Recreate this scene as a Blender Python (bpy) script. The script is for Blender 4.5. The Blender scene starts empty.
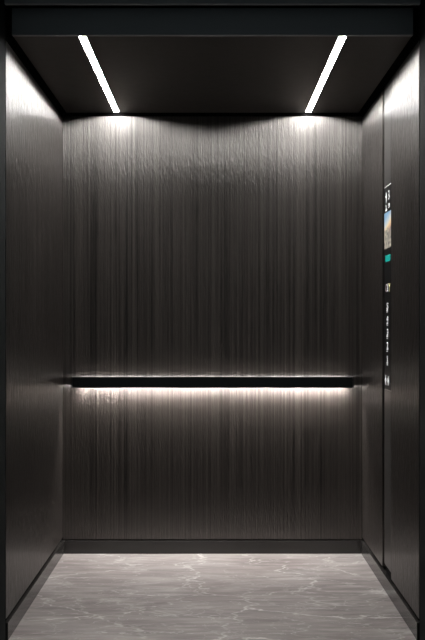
import bpy, bmesh, math
from mathutils import Vector, Matrix
sc = bpy.context.scene
COL = sc.collection
PI = math.pi

# ------------------------------------------------------------------ helpers
def tag(o, label=None, cat=None, group=None, kind=None):
    if label: o['label'] = label
    if cat: o['category'] = cat
    if group: o['group'] = group
    if kind: o['kind'] = kind
    return o

def link(name, bm, mat, parent=None, smooth=False):
    me = bpy.data.meshes.new(name)
    bmesh.ops.recalc_face_normals(bm, faces=bm.faces)
    bm.to_mesh(me); bm.free()
    for m in (mat if isinstance(mat, (list, tuple)) else [mat]): me.materials.append(m)
    if smooth:
        for p in me.polygons: p.use_smooth = True
    o = bpy.data.objects.new(name, me); COL.objects.link(o)
    if parent: o.parent = parent; o.matrix_parent_inverse = Matrix.Translation(-Vector(parent.location))
    return o

def add_box(bm, x0, x1, y0, y1, z0, z1, bev=0.0, seg=2):
    t = bmesh.new()
    vs = [t.verts.new((x, y, z)) for x in (x0, x1) for y in (y0, y1) for z in (z0, z1)]
    for f in ((0,1,3,2),(4,6,7,5),(0,4,5,1),(2,3,7,6),(0,2,6,4),(1,5,7,3)):
        t.faces.new([vs[i] for i in f])
    if bev > 0:
        bmesh.ops.bevel(t, geom=list(t.edges), offset=bev, segments=seg, profile=0.5, affect='EDGES')
    bmesh.ops.recalc_face_normals(t, faces=t.faces)
    m = bpy.data.meshes.new('t'); t.to_mesh(m); t.free(); bm.from_mesh(m); bpy.data.meshes.remove(m)
    return bm

def box(name, x0, x1, y0, y1, z0, z1, mat, parent=None, bev=0.0, seg=2):
    return link(name, add_box(bmesh.new(), x0, x1, y0, y1, z0, z1, bev, seg), mat, parent)

def empty(name, loc):
    o = bpy.data.objects.new(name, None); COL.objects.link(o); o.location = loc
    o.empty_display_size = 0.05
    return o

# ------------------------------------------------------------------ materials
def newmat(name):
    m = bpy.data.materials.new(name); m.use_nodes = True
    nt = m.node_tree; b = nt.nodes['Principled BSDF']
    return m, nt, b
def plain(name, col, rough=0.5, metal=0.0, spec=0.5, emis=0.0, emcol=None, noise=True):
    m, nt, b = newmat(name)
    b.inputs['Base Color'].default_value = (*col, 1)
    b.inputs['Roughness'].default_value = rough
    b.inputs['Metallic'].default_value = metal
    b.inputs['Specular IOR Level'].default_value = spec
    if emis:
        b.inputs['Emission Color'].default_value = (*(emcol or col), 1)
        b.inputs['Emission Strength'].default_value = emis
    elif noise:
        n = nt.nodes.new('ShaderNodeTexNoise'); n.inputs['Scale'].default_value = 35
        r = nt.nodes.new('ShaderNodeMapRange')
        r.inputs['To Min'].default_value = max(0, rough-0.04); r.inputs['To Max'].default_value = min(1, rough+0.04)
        nt.links.new(n.outputs['Fac'], r.inputs['Value']); nt.links.new(r.outputs[0], b.inputs['Roughness'])
    return m

def math_node(nt, op, a, b=None, c=None):
    n = nt.nodes.new('ShaderNodeMath'); n.operation = op
    for i, v in enumerate((a, b, c)):
        if v is None: continue
        if isinstance(v, (int, float)): n.inputs[i].default_value = v
        else: nt.links.new(v, n.inputs[i])
    return n.outputs[0]

def stretched(nt, u, z, su, sz, detail=2, rough=0.5, off=0.0):
    c = nt.nodes.new('ShaderNodeCombineXYZ')
    nt.links.new(math_node(nt, 'MULTIPLY_ADD', u, su, off), c.inputs[0])
    nt.links.new(math_node(nt, 'MULTIPLY', z, sz), c.inputs[2])
    n = nt.nodes.new('ShaderNodeTexNoise'); n.inputs['Scale'].default_value = 1
    n.inputs['Detail'].default_value = detail; n.inputs['Roughness'].default_value = rough
    nt.links.new(c.outputs[0], n.inputs['Vector'])
    return n.outputs['Fac']

def wood(name, wood_grain=True, base=(0.0155, 0.0130, 0.0117), rough=0.31, aniso=1.0, bump=1.0, contrast=1.4, gs=1.0):
    m, nt, b = newmat(name)
    g = nt.nodes.new('ShaderNodeNewGeometry'); s = nt.nodes.new('ShaderNodeSeparateXYZ')
    nt.links.new(g.outputs['Position'], s.inputs[0])
    u = math_node(nt, 'ADD', s.outputs[0], s.outputs[1]); z = s.outputs[2]
    broad = stretched(nt, u, z, 28, 0.12, 3, 0.6, 3.1)
    mid = stretched(nt, u, z, 105, 0.35, 3, 0.6, 9.7)
    fine = stretched(nt, u, z, 210, 9.0, 3, 0.7)
    v = math_node(nt, 'ADD', math_node(nt, 'MULTIPLY', broad, 0.5), math_node(nt, 'MULTIPLY', mid, 0.75))
    v = math_node(nt, 'ADD', v, math_node(nt, 'MULTIPLY', fine, 0.7))     # mean 0.97
    r = nt.nodes.new('ShaderNodeMapRange'); r.clamp = True
    r.inputs['From Min'].default_value = 0.97-0.27/contrast; r.inputs['From Max'].default_value = 0.97+0.27/contrast
    nt.links.new(v, r.inputs['Value'])
    ramp = nt.nodes.new('ShaderNodeValToRGB')
    lo, hi = (0.10, 2.3) if wood_grain else (0.9, 1.1)
    ramp.color_ramp.elements[0].color = (*[c*lo for c in base], 1)
    ramp.color_ramp.elements[1].color = (*[c*hi for c in base], 1)
    nt.links.new(r.outputs[0], ramp.inputs[0]); nt.links.new(ramp.outputs[0], b.inputs['Base Color'])
    b.inputs['Roughness'].default_value = rough
    b.inputs['IOR'].default_value = 1.6
    b.inputs['Coat Weight'].default_value = 0.24; b.inputs['Coat Roughness'].default_value = 0.40
    b.inputs['Specular Tint'].default_value = (1, 0.955, 0.92, 1)
    b.inputs['Anisotropic'].default_value = aniso
    b.inputs['Anisotropic Rotation'].default_value = ROT
    t = nt.nodes.new('ShaderNodeCombineXYZ'); t.inputs[2].default_value = 1.0
    nt.links.new(t.outputs[0], b.inputs['Tangent'])
    if wood_grain:
        # open-pore grain: short vertical pores
        u = math_node(nt, 'MULTIPLY', u, gs); z = math_node(nt, 'MULTIPLY', z, 0.95 if gs == 1.0 else 0.6)
        p1 = stretched(nt, u, z, 170, 22, 2, 0.6, 5.0)
        p2 = stretched(nt, u, z, 420, 14, 1, 0.5, 1.0)
        p0 = stretched(nt, u, z, 38, 11, 2, 0.6, 7.0)
        h = math_node(nt, 'ADD', p1, math_node(nt, 'MULTIPLY', p2, 0.5))
        h = math_node(nt, 'ADD', h, math_node(nt, 'MULTIPLY', p0, 0.05))
        bp = nt.nodes.new('ShaderNodeBump'); bp.inputs['Strength'].default_value = bump
        bp.inputs['Distance'].default_value = 0.0030 if gs == 1.0 else 0.0085
        nt.links.new(h, bp.inputs['Height']); nt.links.new(bp.outputs[0], b.inputs['Normal'])
        sp = nt.nodes.new('ShaderNodeMapRange')
        sp.inputs['From Min'].default_value = 0.3; sp.inputs['From Max'].default_value = 0.7
        sp.inputs['To Min'].default_value = 0.7; sp.inputs['To Max'].default_value = 1.3
        nt.links.new(mid, sp.inputs['Value']); nt.links.new(sp.outputs[0], b.inputs['Specular IOR Level'])
    return m
ROT = 0.25
M_WOOD = wood('dark_wood_laminate')
M_WOODS = wood('dark_wood_laminate_side', gs=0.4)
M_COP = wood('brushed_dark_steel', wood_grain=False, base=(0.05, 0.047, 0.045), rough=0.31, aniso=0.95)
M_BLACK = plain('matt_black', (0.003, 0.003, 0.003), 0.8, spec=0.1)
M_CEIL = plain('satin_bronze_ceiling', (0.045, 0.040, 0.037), 0.3, spec=0.5)
M_SKIRT = plain('dark_satin_skirting', (0.028, 0.026, 0.025), 0.22)
M_FRAME = plain('blue_grey_frame', (0.34, 0.36, 0.365), 0.6, spec=0.3)
M_JAMB = plain('dark_jamb', (0.010, 0.0115, 0.012), 0.8, spec=0.05)
M_RAIL = plain('black_anodised', (0.0035, 0.0045, 0.005), 0.35, spec=0.35)
M_STEEL = plain('polished_steel', (0.6, 0.6, 0.6), 0.25, metal=1)
M_GLASS = plain('black_display_glass', (0.008, 0.008, 0.0085), 0.3, spec=0.2, noise=False)
M_LED = plain('ceiling_light_diffuser', (1, 0.985, 0.96), emis=185.0)
M_LEDD = plain('handrail_light_down', (1, 0.97, 0.93), emis=600.0)
M_LEDU = plain('handrail_light_up', (1, 0.97, 0.93), emis=18.0)
M_WHITE = plain('lit_white_marking', (0.8, 0.8, 0.8), emis=0.75)
M_DIM = plain('lit_grey_marking', (0.55, 0.55, 0.55), emis=0.8)
M_PINK = plain('pinkish_marking', (0.45, 0.36, 0.38), emis=0.6)
M_YELLOW = plain('yellowish_marking', (0.5, 0.47, 0.22), emis=0.7)
M_TEAL = plain('teal_button', (0.0, 0.24, 0.20), emis=0.7)
M_TEALD = plain('teal_button_text', (0.0, 0.22, 0.2), emis=0.8)
M_LWALL = plain('landing_wall_paint', (0.16, 0.16, 0.16), 0.7)
M_LFLOOR = plain('landing_floor_stone', (0.05, 0.05, 0.052), 0.4)

def marble():
    m, nt, b = newmat('grey_marble')
    g = nt.nodes.new('ShaderNodeNewGeometry')
    mp = nt.nodes.new('ShaderNodeMapping'); mp.inputs['Scale'].default_value = (1.0, 2.6, 1)
    mp.inputs['Rotation'].default_value = (0, 0, 0.10)
    nt.links.new(g.outputs['Position'], mp.inputs[0])
    mpv = nt.nodes.new('ShaderNodeMapping'); mpv.inputs['Scale'].default_value = (1.0, 1.5, 1)
    mpv.inputs['Rotation'].default_value = (0, 0, 0.5); nt.links.new(g.outputs['Position'], mpv.inputs[0])
    def noise(sc_, det, ro, dist=0.0, vec=mp.outputs[0]):
        n = nt.nodes.new('ShaderNodeTexNoise'); n.inputs['Scale'].default_value = sc_
        n.inputs['Detail'].default_value = det; n.inputs['Roughness'].default_value = ro
        n.inputs['Distortion'].default_value = dist; nt.links.new(vec, n.inputs['Vector']); return n
    cl = noise(1.8, 8, 0.62, 1.2)
    ramp = nt.nodes.new('ShaderNodeValToRGB'); e = ramp.color_ramp.elements
    e[0].position = 0.30; e[0].color = (0.170, 0.143, 0.138, 1)
    e[1].position = 0.70; e[1].color = (0.315, 0.290, 0.282, 1)
    nt.links.new(cl.outputs['Fac'], ramp.inputs[0])
    out = ramp.outputs[0]
    # fine streaks running across the car
    mp2 = nt.nodes.new('ShaderNodeMapping'); mp2.inputs['Scale'].default_value = (2.0, 14, 1)
    mp2.inputs['Rotation'].default_value = (0, 0, 0.13)
    nt.links.new(g.outputs['Position'], mp2.inputs[0])
    st = noise(1.6, 5, 0.6, 0.8, mp2.outputs[0])
    mr = nt.nodes.new('ShaderNodeMapRange'); mr.inputs['From Min'].default_value = 0.3; mr.inputs['From Max'].default_value = 0.7
    mr.inputs['To Min'].default_value = 0.68; mr.inputs['To Max'].default_value = 1.34
    nt.links.new(st.outputs['Fac'], mr.inputs['Value'])
    mul = nt.nodes.new('ShaderNodeMix'); mul.data_type = 'RGBA'; mul.blend_type = 'MULTIPLY'; mul.inputs[0].default_value = 1
    nt.links.new(out, mul.inputs[6]); nt.links.new(mr.outputs[0], mul.inputs[7]); out = mul.outputs[2]
    # pale veins
    for sc_, w, amt, seed in ((0.9, 0.004, 0.5, 1.3), (1.5, 0.005, 0.35, 9.0)):
        mo = nt.nodes.new('ShaderNodeVectorMath'); mo.operation = 'ADD'; mo.inputs[1].default_value = (seed, seed*2.3, seed)
        nt.links.new(mp.outputs[0], mo.inputs[0])
        n = noise(sc_, 5, 0.55, 1.0, mo.outputs[0])
        d = math_node(nt, 'ABSOLUTE', math_node(nt, 'SUBTRACT', n.outputs['Fac'], 0.5))
        r = nt.nodes.new('ShaderNodeMapRange'); r.interpolation_type = 'SMOOTHSTEP'
        r.inputs['From Min'].default_value = 0; r.inputs['From Max'].default_value = w
        r.inputs['To Min'].default_value = amt; r.inputs['To Max'].default_value = 0
        nt.links.new(d, r.inputs['Value'])
        br = noise(3.5, 2, 0.5, 0, mo.outputs[0])
        k = math_node(nt, 'MULTIPLY', r.outputs[0], math_node(nt, 'MULTIPLY', br.outputs['Fac'], 1.5))
        mx = nt.nodes.new('ShaderNodeMix'); mx.data_type = 'RGBA'
        nt.links.new(k, mx.inputs[0]); nt.links.new(out, mx.inputs[6]); mx.inputs[7].default_value = (0.60, 0.585, 0.57, 1)
        out = mx.outputs[2]
    # branching crack-like veins
    dn = noise(1.7, 5, 0.6, 0.0)
    for sc_, w, amt, seed in ((1.7, 0.022, 0.9, 0.37), (3.4, 0.03, 0.5, 2.9)):
        sub = nt.nodes.new('ShaderNodeVectorMath'); sub.operation = 'MULTIPLY_ADD'
        sub.inputs[1].default_value = (0.7, 0.7, 0); sub.inputs[2].default_value = (0, 0, 0)
        nt.links.new(dn.outputs['Color'], sub.inputs[0])
        ad = nt.nodes.new('ShaderNodeVectorMath'); ad.operation = 'ADD'
        nt.links.new(mpv.outputs[0], ad.inputs[0]); nt.links.new(sub.outputs[0], ad.inputs[1])
        ad2 = nt.nodes.new('ShaderNodeVectorMath'); ad2.operation = 'ADD'; ad2.inputs[1].default_value = (seed, seed*1.7, 0)
        nt.links.new(ad.outputs[0], ad2.inputs[0])
        vo = nt.nodes.new('ShaderNodeTexVoronoi'); vo.feature = 'DISTANCE_TO_EDGE'; vo.voronoi_dimensions = '2D'
        vo.inputs['Scale'].default_value = sc_; nt.links.new(ad2.outputs[0], vo.inputs['Vector'])
        r = nt.nodes.new('ShaderNodeMapRange'); r.interpolation_type = 'SMOOTHSTEP'
        r.inputs['From Max'].default_value = w; r.inputs['To Min'].default_value = amt; r.inputs['To Max'].default_value = 0
        nt.links.new(vo.outputs['Distance'], r.inputs['Value'])
        br = noise(4.5, 3, 0.6, 0, ad2.outputs[0])
        bm_ = nt.nodes.new('ShaderNodeMapRange'); bm_.inputs['From Min'].default_value = 0.35; bm_.inputs['From Max'].default_value = 0.65
        nt.links.new(br.outputs['Fac'], bm_.inputs['Value'])
        k = math_node(nt, 'MULTIPLY', r.outputs[0], bm_.outputs[0])
        mx = nt.nodes.new('ShaderNodeMix'); mx.data_type = 'RGBA'
        nt.links.new(k, mx.inputs[0]); nt.links.new(out, mx.inputs[6]); mx.inputs[7].default_value = (0.62, 0.605, 0.59, 1)
        out = mx.outputs[2]
    nt.links.new(out, b.inputs['Base Color'])
    b.inputs['Roughness'].default_value = 0.42
    b.inputs['Specular IOR Level'].default_value = 0.4
    return m
M_MARBLE = marble()

def city():   # sunrise over a skyline, shown on the lit screen (screen space: z up, y across)
    m, nt, b = newmat('skyline_screen')
    g = nt.nodes.new('ShaderNodeNewGeometry'); s = nt.nodes.new('ShaderNodeSeparateXYZ')
    nt.links.new(g.outputs['Position'], s.inputs[0])
    z = s.outputs[2]; y = s.outputs[1]
    t = nt.nodes.new('ShaderNodeMapRange'); t.inputs['From Min'].default_value = ZS0; t.inputs['From Max'].default_value = ZS1
    nt.links.new(z, t.inputs['Value'])
    # slanted towards the sun at the right-hand side
    tt = math_node(nt, 'ADD', t.outputs[0], math_node(nt, 'MULTIPLY', math_node(nt, 'SUBTRACT', y, 0.665), 1.6))
    ramp = nt.nodes.new('ShaderNodeValToRGB'); cr = ramp.color_ramp
    pts = [(0.40, (0.30, 0.22, 0.20)), (0.50, (0.62, 0.40, 0.25)), (0.60, (0.85, 0.62, 0.35)), (0.72, (0.62, 0.64, 0.62)), (0.95, (0.24, 0.43, 0.62))]
    while len(cr.elements) < len(pts): cr.elements.new(0.5)
    for e, (p, c) in zip(cr.elements, pts): e.position = p; e.color = (*c, 1)
    nt.links.new(tt, ramp.inputs[0])
    # towers: heights vary by column
    c = nt.nodes.new('ShaderNodeCombineXYZ')
    nt.links.new(math_node(nt, 'FLOOR', math_node(nt, 'MULTIPLY', y, 95)), c.inputs[0])
    wn = nt.nodes.new('ShaderNodeTexWhiteNoise'); nt.links.new(c.outputs[0], wn.inputs['Vector'])
    hgt = math_node(nt, 'MULTIPLY_ADD', wn.outputs['Value'], 0.24, 0.36)
    isb = math_node(nt, 'LESS_THAN', t.outputs[0], hgt)
    c2 = nt.nodes.new('ShaderNodeCombineXYZ')
    nt.links.new(math_node(nt, 'FLOOR', math_node(nt, 'MULTIPLY', y, 190)), c2.inputs[0])
    nt.links.new(math_node(nt, 'FLOOR', math_node(nt, 'MULTIPLY', z, 90)), c2.inputs[1])
    wn2 = nt.nodes.new('ShaderNodeTexWhiteNoise'); nt.links.new(c2.outputs[0], wn2.inputs['Vector'])
    r2 = nt.nodes.new('ShaderNodeValToRGB')
    r2.color_ramp.elements[0].color = (0.05, 0.05, 0.06, 1); r2.color_ramp.elements[1].color = (0.62, 0.55, 0.42, 1)
    nt.links.new(wn2.outputs['Value'], r2.inputs[0])
    mx = nt.nodes.new('ShaderNodeMix'); mx.data_type = 'RGBA'
    nt.links.new(isb, mx.inputs[0]); nt.links.new(ramp.outputs[0], mx.inputs[6]); nt.links.new(r2.outputs[0], mx.inputs[7])
    b.inputs['Base Color'].default_value = (0.01, 0.01, 0.01, 1)
    nt.links.new(mx.outputs[2], b.inputs['Emission Color']); b.inputs['Emission Strength'].default_value = 1.0
    return m
ZS0, ZS1 = 1.573, 1.738
M_CITY = city()

# ------------------------------------------------------------------ dimensions
HW, D = 0.80, 1.40          # half width of the car, depth
CZ = 2.348                  # ceiling height
PT, PB = 2.326, 0.084       # top and bottom of wall panels
G0, G1 = 0.750, 0.802       # black joint beside the control column
C0 = 0.584                  # front edge of control column

# ------------------------------------------------------------------ car shell
tag(box('floor', -0.835, 0.835, 0.0, 1.435, -0.04, 0.0, M_MARBLE), 'grey marble car floor with pale veins', 'floor', kind='structure')
def shell(name, label, *a):
    o = box(name, *a, M_BLACK); return tag(o, label, 'wall', kind='structure')
wl = shell('wall_left', 'left car wall clad in dark vertical-grain wood', -0.86, -0.818, 0.0, 1.46, 0.0, 2.6)
box('wall_panel', -0.816, -HW, 0.002, D+0.012, PB, PT, M_WOODS, wl, bev=0.0015)
wb = shell('wall_back', 'back car wall clad in dark vertical-grain wood', -0.818, 0.818, 1.418, 1.46, 0.0, 2.6)
box('wall_panel', -HW+0.001, HW-0.001, D, D+0.016, 0.076, PT+0.006, M_WOOD, wb, bev=0.0015)
wr = shell('wall_right', 'right car wall clad in dark wood beside the control column', 0.818, 0.86, 0.0, 1.46, 0.0, 2.6)
box('wall_panel', HW, 0.816, G1, D+0.012, PB, PT, M_WOODS, wr, bev=0.0015)
box('wall_panel', HW, 0.816, 0.002, C0-0.002, PB, PT, M_WOODS, wr, bev=0.0015)
SX, SW, SD = 0.508, 0.0138, 0.004      # light slots: centre, half width, depth
bm = bmesh.new()
for xa, xb in ((-0.777, -SX-SW), (-SX+SW, SX-SW), (SX+SW, 0.777)): add_box(bm, xa, xb, 0.022, 1.385, CZ, CZ+0.03)
tag(link('ceiling', bm, M_CEIL), 'dark satin ceiling panel with two light slots', 'ceiling', kind='structure')
tag(box('ceiling_roof', -0.86, 0.86, 0.0, 1.46, 2.6, 2.64, M_BLACK), 'black roof of the car above the ceiling panel', 'ceiling', kind='structure').name = 'ceiling'

# skirtings: a satin board with a slim top return
def skirt(name, label, *a):
    tag(box(name, *a, M_SKIRT, bev=0.001), label, 'baseboard', kind='structure')
skirt('baseboard_left', 'dark satin skirting along the left wall', -0.817, -0.792, 0.002, 1.417, 0.0005, 0.070)
skirt('baseboard_right', 'dark satin skirting along the right wall', 0.792, 0.817, 0.002, 1.417, 0.0005, 0.070)
skirt('baseboard_back', 'dark satin skirting along the back wall', -0.791, 0.791, 1.392, 1.417, 0.0005, 0.069)

# header over the entrance and the landing portal
bm = bmesh.new(); add_box(bm, -0.777, 0.777, 0.0, 0.02, CZ-0.002, 2.451, 0.001)
add_box(bm, -0.777, 0.777, 0.02, 0.05, 2.42, 2.451)
tag(link('trim_1', bm, M_FRAME), 'blue-grey header panel over the car entrance', 'header', kind='structure')
JX = 0.791; LZ = 2.4445
for s, nm, lab in ((-1, 'trim_2', 'dark blue-grey jamb left of the entrance'), (1, 'trim_3', 'dark blue-grey jamb right of the entrance')):
    bm = bmesh.new(); xa, xb = sorted((s*JX, s*0.845))
    add_box(bm, xa, xb, -0.25, -0.05, 0.0, 2.56, 0.001)
    tag(link(nm, bm, M_JAMB), lab, 'door jamb', kind='structure')
tag(box('trim_4', -0.7905, 0.7905, -0.07, -0.05, LZ, 2.56, M_FRAME, bev=0.001), 'dark blue-grey lintel across the top of the entrance', 'lintel', kind='structure')
# grooved sill between landing and car
bm = bmesh.new(); add_box(bm, -0.86, 0.86, -0.25, -0.003, -0.04, -0.006)
for i in range(8): add_box(bm, -0.79, 0.79, -0.240+i*0.03, -0.226+i*0.03, -0.006, 0.0)
tag(link('trim_5', bm, M_STEEL), 'grooved metal door sill at the entrance', 'sill', kind='structure')
tag(box('floor', -3, 3, -6, -0.251, -0.04, 0.0, M_LFLOOR), 'dark stone landing floor in front of the car', 'floor', kind='structure')
bm = bmesh.new()
add_box(bm, -3, -0.846, -0.24, -0.1, 0, 3.0); add_box(bm, 0.846, 3, -0.24, -0.1, 0, 3.0); add_box(bm, -0.846, 0.846, -0.24, -0.1, 2.561, 3.0)
tag(link('wall_front', bm, M_LWALL), 'landing wall around the entrance', 'wall', kind='structure')
# black seal closing the hoistway slot between landing wall and car shell
bm = bmesh.new()
add_box(bm, -0.9, -0.848, -0.099, -0.001, -0.04, 2.66); add_box(bm, 0.848, 0.9, -0.099, -0.001, -0.04, 2.66); add_box(bm, -0.848, 0.848, -0.099, -0.001, 2.60, 2.66)
tag(link('trim_6', bm, M_BLACK), 'black slot lining around the entrance', 'trim', kind='structure')

# ------------------------------------------------------------------ ceiling lights
for s, side in ((-1, 'left'), (1, 'right')):
    e = empty('ceiling_light', (s*0.508, 0.7, CZ))
    tag(e, f'slim white linear ceiling light nearer the {side} wall', 'ceiling light', 'linear lights set in the ceiling')
    x = s*0.508
    box('diffuser', x-SW+0.0004, x+SW-0.0004, 0.0235, 1.384, CZ+SD, CZ+SD+0.002, M_LED, e)
    box('housing', x-SW+0.0004, x+SW-0.0004, 0.0235, 1.384, CZ+SD+0.0022, CZ+0.03, M_BLACK, e)

# ------------------------------------------------------------------ handrail with hidden light
hr = empty('handrail', (0, 1.345, 0.887))
tag(hr, 'long black flat handrail glowing onto the back wall', 'handrail')
Z0, Z1 = 0.888, 0.946
box('rail', -0.738, 0.738, 1.325, 1.362, Z0, Z1, M_RAIL, hr, bev=0.003, seg=3)
for s in (-1, 1):
    xa, xb = sorted((s*0.7385, s*0.742))
    tag(box('end_cap', xa, xb, 1.325, 1.362, Z0, Z1, M_RAIL, hr, bev=0.0012), 'black end cap')
def xprism(name, pts, xa, xb, mat, parent):
    bm = bmesh.new()
    L = [bm.verts.new((xa, y, z)) for y, z in pts]; R = [bm.verts.new((xb, y, z)) for y, z in pts]
    n = len(pts); bm.faces.new(L); bm.faces.new(R[::-1])
    for i in range(n): bm.faces.new((L[i], R[i], R[(i+1) % n], L[(i+1) % n]))
    return link(name, bm, mat, parent)
ca, sa = math.cos(math.radians(42)), math.sin(math.radians(42))
A = (1.3640, 0.8900); B = (A[0]+0.012*sa, A[1]+0.012*ca)
xprism('light_channel', [(1.3622, 0.889), A, B, (B[0], 0.909), (1.3622, 0.909)], -0.736, 0.736, M_RAIL, hr)
o = 0.0001
tag(xprism('light_strip', [(A[0]+o, A[1]), (B[0]+o, B[1]), (B[0]+ca*0.001, B[1]-sa*0.001), (A[0]+ca*0.001, A[1]-sa*0.001)], -0.70, 0.70, M_LEDD, hr), 'white light strip facing down and back')
tag(box('light_strip', -0.71, 0.71, 1.3622, 1.364, 0.934, 0.942, M_LEDU, hr), 'white light strip along the upper edge')
for x in (-0.73, -0.25, 0.25, 0.73):
    bm = bmesh.new(); w = 0.004
    add_box(bm, x-w, x+w, 1.3625, 1.3995, 0.895, 0.939, 0.001)
    add_box(bm, x-0.006, x+0.006, 1.3955, 1.3998, 0.893, 0.941, 0.001)
    tag(link('bracket', bm, M_BLACK, hr))

# ------------------------------------------------------------------ control column
cp = empty('control_panel', (HW, (C0+G0)/2, PB))
tag(cp, 'tall slim lift control column with black glass display in the right wall', 'control panel')
GZ0, GZ1 = 0.925, 1.856
box('faceplate', HW, 0.816, C0, G0, GZ1+0.003, PT, M_COP, cp, bev=0.001)
box('faceplate', HW, 0.816, C0, G0, 0.112, GZ0-0.001, M_COP, cp, bev=0.001)
box('display_glass', HW+0.0005, 0.814, C0+0.001, G0-0.001, GZ0, GZ1, M_GLASS, cp, bev=0.0008)
tag(box('edge_strip', HW-0.0005, 0.812, C0+0.001, G0-0.001, GZ1+0.0002, GZ1+0.0020, M_DIM, cp), 'thin metal edge line, its brightness put in as a glow')  # no lamp: the light on this metal edge is put in by emission
GX = HW + 0.0005   # glass surface
def P(a, zz, off=0.0006):   # a = distance from the glass's left (far) edge, in metres
    return Vector((GX-off, G0-a, zz))
def plate(name, polys, mat, parent, th=0.0006):
    bm = bmesh.new()
    for poly in polys:
        f = [bm.verts.new(P(a, zz, th)) for a, zz in poly]; g = [bm.verts.new(P(a, zz, -0.0002)) for a, zz in poly]
        n = len(poly); bm.faces.new(f); bm.faces.new(g[::-1])
        for i in range(n): bm.faces.new((f[i], g[i], g[(i+1) % n], f[(i+1) % n]))
    return link(name, bm, mat, parent)
def text(name, s, a, zz, h, wscale, mat, parent, bold=0.0, off=0.0006):
    c = bpy.data.curves.new('t', 'FONT'); c.body = s; c.size = 1.0; c.offset = bold; c.extrude = 0.0
    c.align_x = 'CENTER'; c.align_y = 'CENTER'; c.resolution_u = 3
    t = bpy.data.objects.new('t', c); COL.objects.link(t)
    bpy.context.view_layer.update()
    dg = bpy.context.evaluated_depsgraph_get(); me = bpy.data.meshes.new_from_object(t.evaluated_get(dg))
    bpy.data.objects.remove(t); bm = bmesh.new(); bm.from_mesh(me); bpy.data.meshes.remove(me)
    xs = [v.co.x for v in bm.verts]; ys = [v.co.y for v in bm.verts]
    cx, cy = (min(xs)+max(xs))/2, (min(ys)+max(ys))/2; k = h/(max(ys)-min(ys))
    for v in bm.verts:
        q = P(a+(v.co.x-cx)*k*wscale, zz+(v.co.y-cy)*k, off); v.co = q
    r = bmesh.ops.extrude_face_region(bm, geom=list(bm.faces))
    for v in r['geom']:
        if isinstance(v, bmesh.types.BMVert): v.co.x += 0.0005
    return link(name, bm, mat, parent)
def circ(a, zz, r, n=20, sy=1.0): return [(a+r*math.cos(2*PI*i/n), zz+r*sy*math.sin(2*PI*i/n)) for i in range(n)]
# floor indicator: arrow and 3
plate('arrow_symbol', [[(0.044,1.784),(0.053,1.784),(0.053,1.815),(0.044,1.815)], [(0.033,1.808),(0.064,1.808),(0.0485,1.832)]], M_WHITE, cp)
text('floor_number', '3', 0.112, 1.812, 0.044, 1.0, M_WHITE, cp, 0.012)
# passenger figure and small reading
plate('passenger_symbol', [circ(0.046, 1.766, 0.006), [(0.030,1.746),(0.062,1.746),(0.056,1.758),(0.036,1.758)]], M_WHITE, cp)
text('reading', '53', 0.116, 1.763, 0.019, 1.5, M_WHITE, cp)
# picture screen
plate('picture_screen', [[(0.002, ZS0), (0.163, ZS0), (0.163, ZS1), (0.002, ZS1)]], M_CITY, cp, 0.0007)
tb = plate('teal_button', [[(0.026,1.512),(0.148,1.512),(0.148,1.541),(0.026,1.541)]], M_TEAL, cp, 0.0006)
for i in range(4):
    a0 = 0.045 + i*0.024
    plate('caption', [[(a0,1.520),(a0+0.012,1.520),(a0+0.012,1.533),(a0,1.533)]], M_TEALD, tb, 0.0009)
# makers' letters
text('letter', 'C', 0.048, 1.391, 0.036, 0.9, M_PINK, cp, 0.005)
plate('letter', [[(0.076,1.374),(0.092,1.374),(0.092,1.410),(0.076,1.410)]], M_DIM, cp)
text('letter', 'Y', 0.128, 1.391, 0.038, 1.2, M_YELLOW, cp, 0.005)
# five floor buttons: number with its short caption lines below
for i, zc in enumerate((1.300, 1.240, 1.180, 1.120, 1.058)):
    bt = plate('floor_button', [circ(0.075, zc, 0.030, 28, 0.85)], M_GLASS, cp, 0.0005)
    tag(bt, ('top', 'second', 'third', 'fourth', 'bottom')[i] + ' floor button of the column')
    text('number', str(5-i), 0.080, zc+0.008, 0.030, 2.1, M_DIM, bt, 0.01, 0.0012)
    plate('caption', [[(0.058, zc-0.013), (0.094, zc-0.013), (0.094, zc-0.008), (0.058, zc-0.008)], [(0.062, zc-0.021), (0.090, zc-0.021), (0.090, zc-0.017), (0.062, zc-0.017)]], M_DIM, bt, 0.0012)
# door open and door close buttons
for i, a in enumerate((0.035, 0.100)):
    zc = 0.967
    bt = plate('door_button', [circ(a, zc, 0.028, 28, 0.9)], M_GLASS, cp, 0.0005)
    tag(bt, 'door button with bright arrow symbol, ' + ('far' if i == 0 else 'near') + ' one of two')
    k = 1 if i == 0 else -1
    polys = [[(a-0.004, zc-0.021), (a+0.004, zc-0.021), (a+0.004, zc+0.021), (a-0.004, zc+0.021)]]
    for s in (-1, 1):
        if i == 0: polys.append([(a+s*0.007, zc+0.012), (a+s*0.018, zc), (a+s*0.007, zc-0.012)])
        else: polys.append([(a+s*0.018, zc+0.012), (a+s*0.007, zc), (a+s*0.018, zc-0.012)])
    plate('symbol', polys, M_WHITE, bt, 0.0009)

# ------------------------------------------------------------------ world, camera
w = bpy.data.worlds.new('World'); sc.world = w; w.use_nodes = True
bg = w.node_tree.nodes['Background']; bg.inputs[0].default_value = (0.80, 0.94, 1.0, 1); bg.inputs[1].default_value = 0.042
cam = bpy.data.cameras.new('Camera'); co = bpy.data.objects.new('Camera', cam); COL.objects.link(co)
cam.sensor_fit = 'VERTICAL'; cam.sensor_height = 24; cam.lens = 24*958/640
cam.shift_y = 2/640
co.location = (0, -3.71, 1.235); co.rotation_euler = (PI/2, 0, 0)
sc.camera = co
sc.view_settings.view_transform = 'Standard'; sc.view_settings.look = 'None'
sc.view_settings.gamma = 1; sc.view_settings.use_curve_mapping = False; sc.view_settings.exposure = 0
